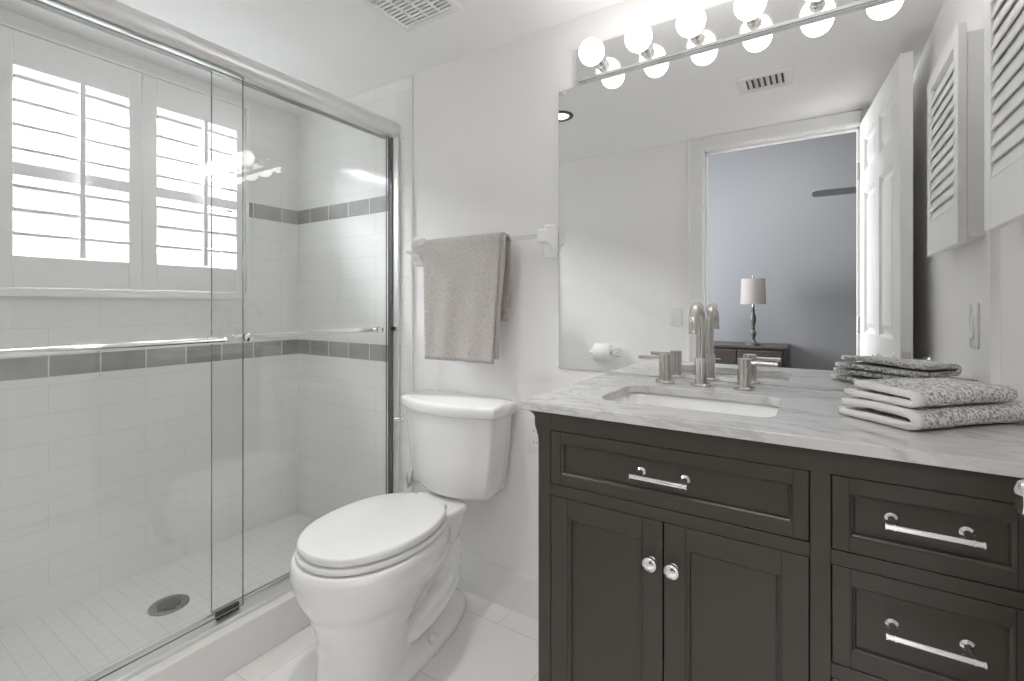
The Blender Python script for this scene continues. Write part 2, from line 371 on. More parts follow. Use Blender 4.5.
# header: rounded aluminium profile
hp = []
for i in range(13):
    t = R(-80 + 170 * i / 12); hp.append((-1.572 + 0.034 * math.cos(t), 1.902 + 0.036 * math.sin(t)))
hp += [(-1.612, 1.936), (-1.612, 1.866)]
b = MB(); b.prism(hp, lambda x, z: (x, YF + 0.012, z), lambda x, z: (x, YB - 0.001, z)); b.out('header_rail', M_satinw, fr, angle=50)
b = MB(); b.box(-1.614, -1.586, YF + 0.03, YB - 0.026, 1.864, 1.872); b.out('header_channel', M_chan, fr)
b = MB(); b.box(-1.620, -1.540, YF + 0.012, YB - 0.001, 0.135, 0.142); b.box(-1.548, -1.540, YF + 0.012, YB - 0.001, 0.142, 0.150); b.box(-1.620, -1.614, YF + 0.012, YB - 0.001, 0.142, 0.152)
b.out('bottom_track', M_satinw, fr, bevel=0.0015)
for y0, y1, yg0, yg1 in ((YB - 0.014, YB - 0.001, YB - 0.020, YB - 0.014), (YF + 0.012, YF + 0.026, YF + 0.026, YF + 0.035)):
    b = MB(); b.box(-1.598, -1.540, y0, y1, 0.142, 1.868); o = b.out('side_jamb', M_satinw, fr, bevel=0.003)
    b = MB(); b.box(-1.598, -1.574, yg0, yg1, 0.142, 1.866); b.out('seal', M_seal, o)
b = MB(); b.box(-1.572, -1.548, YB - 0.030, YB - 0.024, 1.018, 1.034); b.out('bumper', M_dark, fr)
b = MB(); b.box(-1.592, -1.580, 0.757, 0.828, 0.142, 0.166); b.out('door_guide', M_dark, fr, bevel=0.002)

def glass_door(x, y0, y1, label, side, by0, by1):
    root = thing('sliding_glass_door', label, 'shower door', (x, (y0 + y1) / 2, 0.162))
    b = MB()
    b.box(x - GT/2, x + GT/2, y0, y1, 0.164, 1.864)
    b.bm.faces.ensure_lookup_table()
    for f in b.bm.faces:
        nrm = f.normal if f.normal.length else None
        f.normal_update()
        f.material_index = 0 if abs(f.normal.x) > 0.5 else 1
    b.out('glass_panel', [M_glass, M_gedge], root, smooth=False)
    bar = x + side * 0.045; z = 1.022
    b = MB(); b.tube([(bar, by0, z), (bar, by1, z)], 0.0095, 16); b.ball((bar, by0, z), 0.0105, 16, 10); b.ball((bar, by1, z), 0.0105, 16, 10)
    o = b.out('towel_bar', M_chrome, root)
    for y in (by0 + 0.02, by1 - 0.02):
        b = MB(); b.lathe((0, y, z), [(0.009, bar), (0.007, bar - side * 0.015), (0.007, x + side * GT * 0.6), (0.014, x + side * GT * 0.55), (0.014, x + side * GT/2)] , 16, 'X')
        b.lathe((0, y, z), [(0.014, x - side * GT/2), (0.014, x - side * (GT/2 + 0.006)), (0.006, x - side * (GT/2 + 0.009))], 16, 'X')
        b.out('bar_post', M_chrome, o)
    return root
glass_door(XO, 0.040, 0.828, 'outer frameless sliding glass door at left, its chrome bar on the room side', 1, 0.09, 0.752)
glass_door(XI, 0.752, 1.474, 'inner frameless sliding glass door at right, ending at the silver wall jamb', -1, 0.845, 1.455)

b = MB(); c = (-1.970, 0.782, 0.046)
b.lathe(c, [(0.062, 0), (0.062, 0.003), (0.056, 0.006), (0.050, 0.0045), (0.049, 0.004)], 36)
dr = b.out('shower_drain', M_drain); tag(dr, 'round grey steel drain in the white mosaic shower floor', 'drain')
b = MB(); b.lathe(c, [(0.036, 0.004), (0.036, 0.0062), (0.030, 0.0072)], 30)
for i in range(10):
    a = 2 * math.pi * i / 10
    b.lathe((c[0] + 0.043 * math.cos(a), c[1] + 0.043 * math.sin(a), c[2]), [(0.0035, 0.0035), (0.0035, 0.0048)], 8)
b.out('strainer', mat('drain_dark', (0.16, 0.16, 0.15), 0.45, 0.7), dr)

# ------------------------------------------------------------------ toilet
TX = -1.165
toi = thing('toilet', 'white two-piece toilet with closed lid between shower curb and dark vanity', 'toilet', (TX, 1.15, 0))
def egg(yf, yb, hw, z, nn=40, wide=0.56, sq=2.2):
    """egg outline: pointed-round front (towards -y), blunter back"""
    pts = []; yc = yf + (yb - yf) * wide
    for i in range(nn):
        t = 2 * math.pi * i / nn; cx, sy = math.cos(t), math.sin(t)
        ex = 2.0 / sq
        x = hw * math.copysign(abs(cx) ** ex, cx)
        L = (yb - yc) if sy > 0 else (yc - yf)
        y = yc + L * math.copysign(abs(sy) ** ex, sy)
        pts.append((TX + x, y, z))
    return pts
b = MB()
secs = [(0.000, .845, 1.16, .126), (0.02, .843, 1.16, .126), (0.05, .846, 1.15, .122), (0.10, .849, 1.14, .119), (0.155, .846, 1.15, .120), (0.20, .834, 1.20, .129),
        (0.245, .818, 1.26, .142), (0.285, .793, 1.30, .168), (0.325, .780, 1.315, .187), (0.360, .774, 1.31, .195), (0.388, .776, 1.305, .195), (0.402, .784, 1.30, .188)]
b.loft([egg(f, k, h, z, 48, 0.40, 2.1) for z, f, k, h in secs])
# deck under the tank
dk = [(0.05, .055, 1.34), (0.16, .058, 1.33), (0.24, .070, 1.33), (0.31, .098, 1.345), (0.37, .114, 1.36), (0.412, .120, 1.37), (0.420, .116, 1.366)]
b.loft([[(TX + x, y, z) for x, y in rrect(-h, h, 1.08, k, 0.045)] for z, h, k in dk])
# foot flange
b.loft([egg(.87 + (.142 - h) * .5, 1.452 - (.142 - h) * .8, h, z, 48, 0.24, 2.05) for z, h in ((0, .142), (0.016, .141), (0.028, .136), (0.038, .120), (0.055, 0.09))])
# sculpted trapway on both flanks
for s in (-1, 1):
    b.tube([(TX + s * 0.066, 1.06, 0.085), (TX + s * 0.082, 1.10, 0.098), (TX + s * 0.085, 1.17, 0.112), (TX + s * 0.083, 1.24, 0.135), (TX + s * 0.076, 1.30, 0.170), (TX + s * 0.066, 1.325, 0.23), (TX + s * 0.056, 1.33, 0.31)], [0.026, 0.034, 0.037, 0.037, 0.036, 0.034, 0.03], 18)
bowl = b.out('bowl', M_porc, toi)
rm = bowl.modifiers.new('remesh', 'REMESH'); rm.mode = 'VOXEL'; rm.voxel_size = 0.0055; rm.use_smooth_shade = True
sm = bowl.modifiers.new('smooth', 'SMOOTH'); sm.factor = 0.5; sm.iterations = 6
for s in (-1, 1):
    b = MB(); b.ball((TX + s * 0.116, 1.165, 0.046), 0.015, 16, 10, (1, 1, 1.1)); b.out('bolt_cap', M_plast, toi)
# seat ring and lid
def rounded_stack(f, k, h, z0, z1, r, **kw):
    rings = []
    for t in (0, 30, 60, 90): 
        d = r * (1 - math.sin(R(t))); rings.append(egg(f + d, k - d, h - d, z0 + r * (1 - math.cos(R(t))), 56, **kw))
    for t in (0, 25, 50, 70, 84):
        d = r * (1 - math.cos(R(t))); rings.append(egg(f + d, k - d, h - d, z1 - r * (1 - math.sin(R(t))), 56, **kw))
    return rings
b = MB(); b.loft(rounded_stack(.787, 1.285, .187, .405, .424, .008, wide=0.50, sq=2.15)); b.out('seat', M_plast, toi, angle=60)
b = MB()
rg = rounded_stack(.791, 1.275, .184, .427, .452, .010, wide=0.50, sq=2.15)
rg.append([(TX + (x - TX) * 0.5, 1.03 + (y - 1.03) * 0.5, z + 0.0035) for x, y, z in rg[-1]])
b.loft(rg)
# the lid is cut straight at the hinge line
geom = b.bm.verts[:] + b.bm.edges[:] + b.bm.faces[:]
r_ = bmesh.ops.bisect_plane(b.bm, geom=geom, plane_co=(0, 1.248, 0), plane_no=(0, 1, 0), clear_outer=True)
bmesh.ops.holes_fill(b.bm, edges=[e for e in b.bm.edges if e.is_boundary])
b.out('lid', M_plast, toi, angle=60)
for s in (-1, 1):
    b = MB(); b.lathe((TX + s * 0.07, 1.262, 0), [(0.018, 0.420), (0.018, 0.438), (0.012, 0.445)], 20); b.out('hinge', M_plast, toi)
# tank: bowed front, flat back
def tank_ring(hw, yf, yb, z, bow, cor=0.03, n=14):
    pts = []
    for i in range(n + 1):
        u = -1 + 2 * i / n
        pts.append((TX + 0.012 + u * (hw - cor), yf + bow * (u * u), z))
    fr_y = yf + bow
    for t in (30, 60, 90):
        pts.append((TX + 0.012 + hw - cor + cor * math.sin(R(t)), fr_y + cor * (1 - math.cos(R(t))), z))
    pts.append((TX + 0.012 + hw, yb - 0.012, z)); pts.append((TX + 0.012 + hw - 0.012, yb, z))
    pts.append((TX + 0.012 - hw + 0.012, yb, z)); pts.append((TX + 0.012 - hw, yb - 0.012, z))
    for t in (90, 60, 30):
        pts.append((TX + 0.012 - hw + cor - cor * math.sin(R(t)), fr_y + cor * (1 - math.cos(R(t))), z))
    return pts
b = MB()
ts = [(.425, .150, 1.345, .035), (.436, .168, 1.325, .04), (.455, .180, 1.315, .042), (.50, .190, 1.309, .043), (.56, .199, 1.305, .044), (.64, .208, 1.301, .045), (.738, .215, 1.297, .045)]
b.loft([tank_ring(h, f, 1.480, z, bw, 0.028) for z, h, f, bw in ts]); b.out('tank', M_porc, toi, angle=50)
b = MB()
ls = [(.733, .222, 1.292), (.735, .2275, 1.287), (.740, .230, 1.284), (.764, .230, 1.284), (.771, .2285, 1.286), (.776, .224, 1.291), (.778, .217, 1.298)]
b.loft([tank_ring(h, f, 1.488 - (0.23 - h) * 0.3, z, .048, 0.028) for z, h, f in ls]); b.out('tank_lid', M_porc, toi, angle=50)
b = MB(); hx, hy, hz = TX - 0.186, 1.345, 0.692
b.lathe((hx, 0, hz), [(0.013, hy), (0.013, hy - 0.02), (0.008, hy - 0.024), (0.007, hy - 0.034)], 18, 'Y')
b.tube([(hx + 0.004, hy - 0.034, hz), (hx - 0.008, hy - 0.038, hz - 0.001), (hx - 0.016, hy - 0.038, hz - 0.003)], [0.007, 0.0055, 0.0065], 12)
b.out('flush_lever', M_chrome, toi)

# supply valve behind the toilet
val = thing('supply_valve', 'chrome water supply valve with oval handle beside the toilet tank', 'valve', (-1.393, YB, 0.40))
b = MB(); b.lathe((-1.393, 0, 0.40), [(0.03, YB - 0.013), (0.03, YB - 0.016), (0.012, YB - 0.022), (0.009, YB - 0.024), (0.009, YB - 0.085), (0.012, YB - 0.088), (0.012, YB - 0.1)], 20, 'Y')
b.tube([(-1.393, YB - 0.08, 0.40), (-1.393, YB - 0.08, 0.425)], 0.008, 12); b.out('valve_body', M_chrome, val)
b = MB(); b.ball((-1.397, YB - 0.112, 0.420), 0.022, 20, 12, (0.7, 0.5, 1.9)); b.out('handle', M_chrome, val)
b = MB(); b.tube([(-1.393, YB - 0.08, 0.42), (-1.390, YB - 0.078, 0.45), (-1.375, YB - 0.072, 0.468), (-1.352, YB - 0.07, 0.472), (-1.330, YB - 0.07, 0.474)], 0.006, 10); b.out('hose', M_satin, val)

# ------------------------------------------------------------------ vanity
VF, VB = 0.995, 1.496
van = thing('vanity_cabinet', 'espresso brown vanity cabinet with shaker doors and drawers under white marble', 'cabinet', (-0.125, VB, 0))
b = MB()
def fbox(x0, x1, z0, z1, d=0.022): b.box(x0, x1, VF, VF + d, z0, z1)
fbox(-0.553, -0.528, 0.0, 0.878); fbox(0.278, 0.303, 0.0, 0.878)
fbox(-0.009, 0.022, 0.12, 0.836)
fbox(-0.528, 0.278, 0.836, 0.878)
fbox(-0.528, -0.009, 0.683, 0.709); fbox(0.022, 0.278, 0.681, 0.706); fbox(0.022, 0.278, 0.484, 0.509)
fbox(-0.528, 0.278, 0.115, 0.150)
b.box(0.285, 0.303, VF + 0.022, VB, 0, 0.878); b.box(-0.535, 0.285, VB - 0.012, VB, 0.10, 0.72); b.box(-0.535, 0.285, VF + 0.022, VB, 0.115, 0.135)
b.out('carcass', M_cab, van, bevel=0.0012)
# left side panel with its ogee swelling under the top
side = [(-0.540, 0), (-0.5605, 0), (-0.5605, 0.800), (-0.5615, 0.815), (-0.5655, 0.828), (-0.570, 0.840), (-0.571, 0.848), (-0.571, 0.862), (-0.575, 0.868), (-0.584, 0.873), (-0.588, 0.875), (-0.588, 0.879), (-0.540, 0.879)]
b = MB(); b.prism(side, lambda x, z: (x, VF + 0.0008, z), lambda x, z: (x, VB, z)); b.out('side_panel', M_cab, van, angle=50)
b = MB(); b.prism([(-0.528, 0.115), (-0.528, 0.03), (-0.47, 0.03), (-0.43, 0.09), (-0.36, 0.115)], lambda x, z: (x, VF, z), lambda x, z: (x, VF + 0.02, z)); b.out('bracket_foot', M_cab, van)
b = MB(); b.prism([(0.278, 0.115), (0.278, 0.03), (0.22, 0.03), (0.18, 0.09), (0.11, 0.115)], lambda x, z: (x, VF, z), lambda x, z: (x, VF + 0.02, z)); b.out('bracket_foot', M_cab, van)
b = MB(); b.box(-0.53, 0.28, VF + 0.024, VF + 0.030, 0.135, 0.70); b.box(0.02, 0.28, VF + 0.024, VF + 0.03, 0.70, 0.84); b.box(-0.53, 0.0, VF + 0.024, VF + 0.030, 0.70, 0.84); b.out('inner_board', M_gap, van)

def shaker(name, x0, x1, z0, z1, fw, parent):
    g = 0.0016; x0 += g; x1 -= g; z0 += g; z1 -= g
    def rect(i, y): return [(x0 + i, y, z0 + i), (x1 - i, y, z0 + i), (x1 - i, y, z1 - i), (x0 + i, y, z1 - i)]
    rings = [rect(0.0, VF + 0.021), rect(0.0, VF + 0.0012), rect(0.001, VF + 0.0003), rect(fw, VF + 0.0003), rect(fw + 0.002, VF + 0.0025), rect(fw + 0.0045, VF + 0.004), rect(fw + 0.007, VF + 0.0095)]
    b = MB(); b.loft(rings)
    # joint lines where stiles meet rails
    o = b.out(name, M_cab, parent, angle=15)
    b = MB(); t = 0.0007
    for xx in (x0 + fw * 0.94, x1 - fw * 0.94):
        b = MB(); b.box(xx - t, xx + t, VF - 0.0001, VF + 0.0008, z0 + 0.001, z1 - 0.001); b.out('joint_groove', M_gap, o)
    return o
def bar_pull(x0, x1, z, parent):
    y = 0.962; f = VF + 0.0095
    b = MB()
    r = 0.0052
    b.loft([[(x, y + r * (1.0 * math.cos(t)), z + r * math.sin(t)) for t in [2*math.pi*i/12 for i in range(12)]] for x in (x0, x1)])
    for x in (x0 + 0.001, x0 + 0.012, x1 - 0.012, x1 - 0.001):
        b.loft([[(x + d, y + 0.0062 * math.cos(t), z + 0.0062 * math.sin(t)) for t in [2*math.pi*i/12 for i in range(12)]] for d in (-0.0012, 0.0012)])
    for x in (x0 + 0.012, x1 - 0.012):
        b.lathe((x, 0, z), [(0.0095, f + 0.0005), (0.0095, f - 0.004), (0.0052, f - 0.008), (0.0042, y)], 18, 'Y')
    b.out('handle', M_chrome, parent)
def knob(x, z, parent):
    f = VF + 0.0003
    b = MB(); b.lathe((x, 0, z), [(0.0085, f), (0.0085, f - 0.003), (0.0055, f - 0.006), (0.0055, f - 0.011), (0.0125, f - 0.015), (0.0145, f - 0.019), (0.0145, f - 0.024), (0.0115, f - 0.026), (0.010, f - 0.0245), (0.006, f - 0.026)], 24, 'Y')
    b.out('knob', M_chrome, parent)
dtop = shaker('drawer', -0.528, -0.009, 0.709, 0.836, 0.026, van); bar_pull(-0.325, -0.211, 0.776, dtop)
dl = shaker('door', -0.528, -0.2655, 0.150, 0.683, 0.045, van); knob(-0.288, 0.598, dl)
dr_ = shaker('door', -0.2655, -0.009, 0.150, 0.683, 0.045, van); knob(-0.244, 0.596, dr_)
d1 = shaker('drawer', 0.022, 0.278, 0.706, 0.836, 0.026, van); bar_pull(0.093, 0.209, 0.777, d1)
d2 = shaker('drawer', 0.022, 0.278, 0.509, 0.681, 0.028, van); bar_pull(0.094, 0.210, 0.602, d2)
d3 = shaker('drawer', 0.022, 0.278, 0.150, 0.484, 0.028, van); bar_pull(0.094, 0.210, 0.38, d3)

# marble top with a rounded cut-out
CX0, CX1, CY0, CY1 = -0.601, XR - 0.001, 0.977, YB - 0.001
SX0, SX1, SY0, SY1 = -0.453, -0.070, 1.095, 1.352
b = MB(); bm = b.bm
ov = [bm.verts.new((x, y, 0.900)) for x, y in ((CX0, CY0), (CX1, CY0), (CX1, CY1), (CX0, CY1))]
iv = [bm.verts.new((x, y, 0.900)) for x, y in rrect(SX0, SX1, SY0, SY1, 0.045, 8)]
ed = [bm.edges.new((L[i], L[(i+1) % len(L)])) for L in (ov, iv) for i in range(len(L))]
bmesh.ops.triangle_fill(bm, edges=ed, use_beauty=True)
ex = bmesh.ops.extrude_face_region(bm, geom=bm.faces[:])
bmesh.ops.translate(bm, verts=[g for g in ex['geom'] if isinstance(g, bmesh.types.BMVert)], vec=(0, 0, -0.021))
top = b.out('countertop', M_marble, bevel=0.0025, seg=3)
tag(top, 'white grey-veined marble countertop on the dark vanity, below the mirror', 'countertop')
# undermount basin
b = MB(); rings = []
for z, i, r in ((0.8785, -0.010, 0.05), (0.868, -0.008, 0.05), (0.83, 0.0, 0.055), (0.79, 0.008, 0.06), (0.762, 0.022, 0.065), (0.750, 0.045, 0.07), (0.745, 0.09, 0.035)):
    rings.append([(x, y, z) for x, y in rrect(SX0 + i, SX1 - i, SY0 + i, SY1 - i, r, 8)])
b.loft(rings, cap=False); b._f(b.bm.verts[-len(rings[0]):] if False else [v for v in list(b.bm.verts)[-len(rings[0]):]])
sink = b.out('sink', M_porc, angle=60); tag(sink, 'white rectangular undermount sink set into the marble countertop', 'sink')
so = sink.modifiers.new('wall', 'SOLIDIFY'); so.thickness = 0.008; so.offset = 1
b = MB(); b.lathe((-0.268, 1.235, 0), [(0.022, 0.7455), (0.022, 0.748), (0.016, 0.7495), (0.006, 0.749)], 24); b.out('drain', M_nickel, sink)

# ------------------------------------------------------------------ faucet
FX, FY = -0.276, 1.430
fau = thing('faucet', 'brushed nickel widespread faucet with tall curved spout behind the sink', 'faucet', (FX, FY, 0.90))
b = MB(); b.lathe((FX, FY, 0.90), [(0.028, 0), (0.028, 0.006), (0.026, 0.008), (0.0165, 0.008), (0.0165, 0.078), (0.0155, 0.080), (0.0128, 0.080)], 28)
path = [(FX, FY, 0.98), (FX, FY, 1.078)]
rr = 0.048
for i in range(1, 13):
    t = math.pi * i / 12; path.append((FX, FY - rr + rr * math.cos(t), 1.078 + rr * math.sin(t)))
path.append((FX, FY - 2 * rr, 1.056)); 
b.tube(path, 0.0128, 20); b.lathe((FX, FY - 2 * rr, 0), [(0.0128, 1.060), (0.0135, 1.058), (0.0135, 1.053), (0.0105, 1.053)], 20)
b.out('spout', M_nickel, fau)
for s, x in ((-1, -0.376), (1, -0.164)):
    b = MB(); b.lathe((x, FY, 0.90), [(0.027, 0), (0.027, 0.006), (0.025, 0.008), (0.0175, 0.008), (0.0175, 0.060), (0.0168, 0.061), (0.0168, 0.0625), (0.0175, 0.0635), (0.0175, 0.083), (0.0165, 0.0845)], 28)
    b.lathe((0, FY, 0.90 + 0.073), [(0.0055, x + s * 0.012), (0.0055, x + s * 0.078), (0.0045, x + s * 0.0795)], 16, 'X')
    b.out('handle', M_nickel, fau)

# ------------------------------------------------------------------ mirror and vanity light
mx0, mx1, mz0, mz1 = -0.760, 0.333, 0.909, 1.878
b = MB(); b.box(mx0, mx1, YB - 0.006, YB, mz0, mz1); b.bm.faces.ensure_lookup_table()
for f in b.bm.faces: f.normal_update(); f.material_index = 0 if f.normal.y < -0.5 else 1
o = b.out('wall_mirror', [M_mirror, M_edge], smooth=False); tag(o, 'large frameless rectangular mirror on the wall above the marble countertop', 'mirror')

vl = thing('vanity_light', 'chrome strip light with round white globe bulbs above the mirror', 'light fixture', (-0.22, YB, 1.945))
b = MB()
pz0, pz1 = 1.886, 1.998
b.prism([(0, pz0), (0.022, pz0), (0.028, pz0 + 0.006), (0.028, pz1 - 0.006), (0.022, pz1), (0, pz1)], lambda d, z: (-0.682, YB - d, z), lambda d, z: (0.238, YB - d, z))
b.out('backplate', mat('chrome_plate', (0.84, 0.84, 0.84), 0.10, 1), vl, angle=20)
for i in range(6):
    x = -0.597 + 0.15 * i; zc = 1.928
    b = MB(); b.lathe((x, 0, zc), [(0.024, YB - 0.028), (0.024, YB - 0.031), (0.0205, YB - 0.033), (0.0205, YB - 0.058), (0.021, YB - 0.060), (0.021, YB - 0.068)], 20, 'Y')
    s_ = b.out('socket', M_satin, vl)
    b = MB(); b.ball((x, YB - 0.100, zc), 0.0395, 28, 18); b.out('globe_bulb', M_bulb, s_)

# ------------------------------------------------------------------ towel rail and towel
tb = thing('towel_rail', 'white wall towel rail with flared brackets above the toilet', 'towel rail', (-1.11, YB, 1.37))
TBY, TBZ = YB - 0.060, 1.368
for x in (-1.418, -0.790):
    prof = [(d, z - 0.006) for d, z in ((0, 1.303), (0, 1.418), (0.012, 1.424), (0.026, 1.414), (0.046, 1.404), (0.070, 1.400), (0.076, 1.391), (0.076, 1.358), (0.070, 1.352), (0.052, 1.350), (0.034, 1.338), (0.018, 1.318), (0.008, 1.303))]
    b = MB()
    b.prism(prof, lambda d, z, x=x: (x - 0.020 - 0.008 * max(0, 1 - d / 0.04), YB - d, z), lambda d, z, x=x: (x + 0.020 + 0.008 * max(0, 1 - d / 0.04), YB - d, z))
    b.out('bracket', M_porc, tb, bevel=0.004, seg=3)
b = MB(); b.tube([(-1.43, TBY, TBZ), (-0.78, TBY, TBZ)], 0.0085, 16); b.out('rail', M_acrylic, tb)

def drape(x0, x1, zf, zb, off, name):
    b = MB(); nx, rows = 40, []
    prof = []
    rr = 0.0125 + off
    for i in range(34): z = zf + (TBZ - zf) * i / 34; prof.append((TBY - rr, z, -1))
    for i in range(9): t = math.pi * i / 8; prof.append((TBY - rr * math.cos(t), TBZ + rr * math.sin(t), 0))
    for i in range(1, 25): z = TBZ - (TBZ - zb) * i / 24; prof.append((TBY + rr, z, 1))
    vs = []
    for j, (y, z, sd) in enumerate(prof):
        row = []
        for i in range(nx + 1):
            u = i / nx; x = x0 + (x1 - x0) * u
            k = max(0, (TBZ - z) / (TBZ - zf))
            dy = 0
            if sd < 0:
                dy = -0.010 * k * (0.5 + 0.5 * math.sin(u * 7.5 + 0.8)) - 0.005 * math.sin(u * 17 + k * 3) * k - 0.006 * k
                x += 0.004 * math.sin(k * 5 + u * 2) * k + 0.026 * k * (1 - u) - 0.022 * k * u
            elif sd > 0: dy = -0.002 * math.sin(u * 9); 
            zz = z + noise.noise(Vector((x * 14, z * 14, off * 90))) * 0.0016
            row.append(b.bm.verts.new((x, y + dy + noise.noise(Vector((x * 30, z * 30, 3 + off * 90))) * 0.0018, zz)))
        vs.append(row)
    for a_, c_ in zip(vs, vs[1:]):
        for i in range(nx): b._f([a_[i], a_[i+1], c_[i+1], c_[i]])
    return b
b = drape(-1.326, -0.954, 0.917, 1.07, 0.0055, 'towel')
b2 = drape(-1.322, -0.937, 0.935, 1.12, 0.0005, 'inner')
tw = b.out('hand_towel', M_towel, angle=180); tag(tw, 'taupe terry towel folded over the rail above the toilet', 'towel')
s_ = tw.modifiers.new('thick', 'SOLIDIFY'); s_.thickness = 0.008; s_.offset = 1
# the doubled layer underneath belongs to the same towel
t2 = b2.out('inner_layer', M_towel, tw, angle=180); s_ = t2.modifiers.new('thick', 'SOLIDIFY'); s_.thickness = 0.005; s_.offset = 1

# ------------------------------------------------------------------ folded bath mats on the counter
def fold_profile(W, gap, th, extra=0):
    """centre line of a sheet folded once, open end at x=0, rounded end at x=W"""
    pts = []; r = gap / 2
    n = 16
    for i in range(n): pts.append((W * i / n * (1) , 0.0))
    for i in range(9): t = -math.pi/2 + math.pi * i / 8; pts.append((W + r * math.cos(t), r + r * math.sin(t)))
    for i in range(1, n + 1): pts.append((W - (W - extra) * i / n, gap))
    return pts
def sheet(pts, th, y0, y1, ny, seed, wob=0.0045):
    b = MB(); P = [Vector((x, 0, z)) for x, z in pts]; rings = []
    for j in range(ny + 1):
        y = y0 + (y1 - y0) * j / ny
        L, Rr = [], []
        for i, p in enumerate(P):
            d = (P[min(i+1, len(P)-1)] - P[max(i-1, 0)]).normalized(); nr = Vector((-d.z, 0, d.x))
            wv = noise.noise(Vector((p.x * 9 + seed, y * 5, p.z * 20))) * wob * (0.25 if p.z < 0.009 else 1)
            q = p + Vector((noise.noise(Vector((y * 8, seed, p.z * 15))) * 0.006, y, wv))
            rad = th / 2 * (1 + 0.16 * noise.noise(Vector((p.x * 60, y * 60, seed + p.z * 50))))
            L.append(q + nr * rad); Rr.append(q - nr * rad)
        rings.append(L + Rr[::-1])
    b.loft(rings); return b
mo, ang = Vector((0.042, 1.222, 0.90)), math.atan2(1.114 - 1.222, 0.150 - 0.042)
DEP = 0.345
def bath_mat(z, W, gap, th, sx, sy, dep, label, seed, extra):
    M = Matrix.Rotation(ang, 4, 'Z')
    p = mo + M @ Vector((sx, sy, 0)); 
    root = thing('folded_bath_mat', label, 'bath mat', (p.x, p.y, 0.90 + z), ang, group='folded bath mats on the countertop')
    pts = [(x, q + th / 2 + 0.0008) for x, q in fold_profile(W, gap, th, extra)]
    sheet(pts, th, 0.006, dep, 46, seed).out('pile_cloth', M_pile, root, local=True, angle=180)
    sheet(pts, th * 1.12, -0.006, 0.010, 2, seed).out('white_hem', M_hem, root, local=True, angle=180)
    return root
bath_mat(0.0025, 0.142, 0.0225, 0.0120, 0.0, 0.0, 0.285, 'lower grey and white looped bath mat folded on the marble, under the other one', 1.3, 0.008)
bath_mat(0.0420, 0.134, 0.0190, 0.0110, 0.004, 0.012, 0.235, 'upper grey and white looped bath mat resting on another folded mat', 5.1, 0.022)

# ------------------------------------------------------------------ louvered wall cabinet on the right wall
wc = thing('wall_cabinet', 'white wall cabinet with louvered door on the right wall above the counter', 'cabinet', (XR, 1.19, 1.285))
b = MB(); b.box(0.3175, XR - 0.0005, 1.010, 1.378, 1.300, 1.812); b.out('cabinet_box', M_trim, wc, bevel=0.002)
LX0, LX1 = 0.299, 0.3165
b = MB(); b.box(LX0, LX1, 0.997, 1.040, 1.285, 1.838); b.box(LX0, LX1, 1.340, 1.383, 1.285, 1.838); b.box(LX0, LX1, 1.040, 1.340, 1.285, 1.385); b.box(LX0, LX1, 1.040, 1.340, 1.795, 1.838)
b.box(LX1 - 0.003, LX1, 1.040, 1.340, 1.385, 1.795)
ld = b.out('door', M_trim, wc, bevel=0.002)
for i in range(12):
    z = 1.400 + 0.0325 * i
    b = MB(); b.prism([(LX0 + 0.0030, z - 0.015), (LX0 + 0.0006, z - 0.013), (LX0 + 0.0012, z - 0.008), (LX0 + 0.0085, z + 0.024), (LX0 + 0.0125, z + 0.024)], lambda x, q: (x, 1.0405, q), lambda x, q: (x, 1.3395, q))
    b.out('louver', M_trim, ld, bevel=0.0008)

# ------------------------------------------------------------------ switch and outlet plates
def plate(name, label, cat, origin, ux, kind):
    """ux: horizontal direction of the plate; the plate faces ux x up"""
    up = Vector((0, 0, 1)); u = Vector(ux); nrm = u.cross(up)
    M = Matrix((( u.x, nrm.x, up.x, origin[0]), (u.y, nrm.y, up.y, origin[1]), (u.z, nrm.z, up.z, origin[2]), (0, 0, 0, 1)))
    root = thing(name, label, cat, origin)
    W, H = 0.036, 0.0585
    b = MB(); b.loft([[(x, d, z) for x, z in rrect(-W + i, W - i, -H + i, H - i, 0.006, 3)] for d, i in ((0.0004, 0), (0.004, 0), (0.006, 0.003))]); b.out('cover_plate', M_plast, root, M=M)
    if kind == 'outlet':
        for dz in (-0.02, 0.02):
            b = MB(); b.loft([[(x, d, z + dz) for x, z in rrect(-0.017, 0.017, -0.014, 0.014, 0.008, 4)] for d in (0.005, 0.0075)]); b.out('receptacle', M_trim, root, M=M)
            b = MB(); b.box(-0.008, -0.006, 0.007, 0.0078, dz - 0.003, dz + 0.006); b.box(0.006, 0.008, 0.007, 0.0078, dz - 0.003, dz + 0.006); b.out('slot', M_dark, root, M=M)
    else:
        for dz in ((-0.018, 0.018) if kind == 'double' else (0,)):
            h = 0.013 if kind == 'double' else 0.032
            b = MB(); b.prism([(0.005, -h), (0.010, -h), (0.0065, h), (0.005, h)], lambda d, z: (-0.0165, d, z + dz), lambda d, z: (0.0165, d, z + dz)); b.out('rocker', M_trim, root, M=M)
    return root
plate('switch_plate', 'white double switch plate beside the doorway, seen in the mirror', 'light switch', (-0.722, YF, 1.060), (-1, 0, 0), 'double')
plate('switch_plate', 'white switch plate on the right wall below the louvered cabinet, seen in the mirror', 'light switch', (XR, 1.295, 1.076), (0, -1, 0), 'single')
plate('outlet_plate', 'white outlet low on the wall between toilet tank and vanity', 'outlet', (-0.853, YB, 0.652), (1, 0, 0), 'outlet')

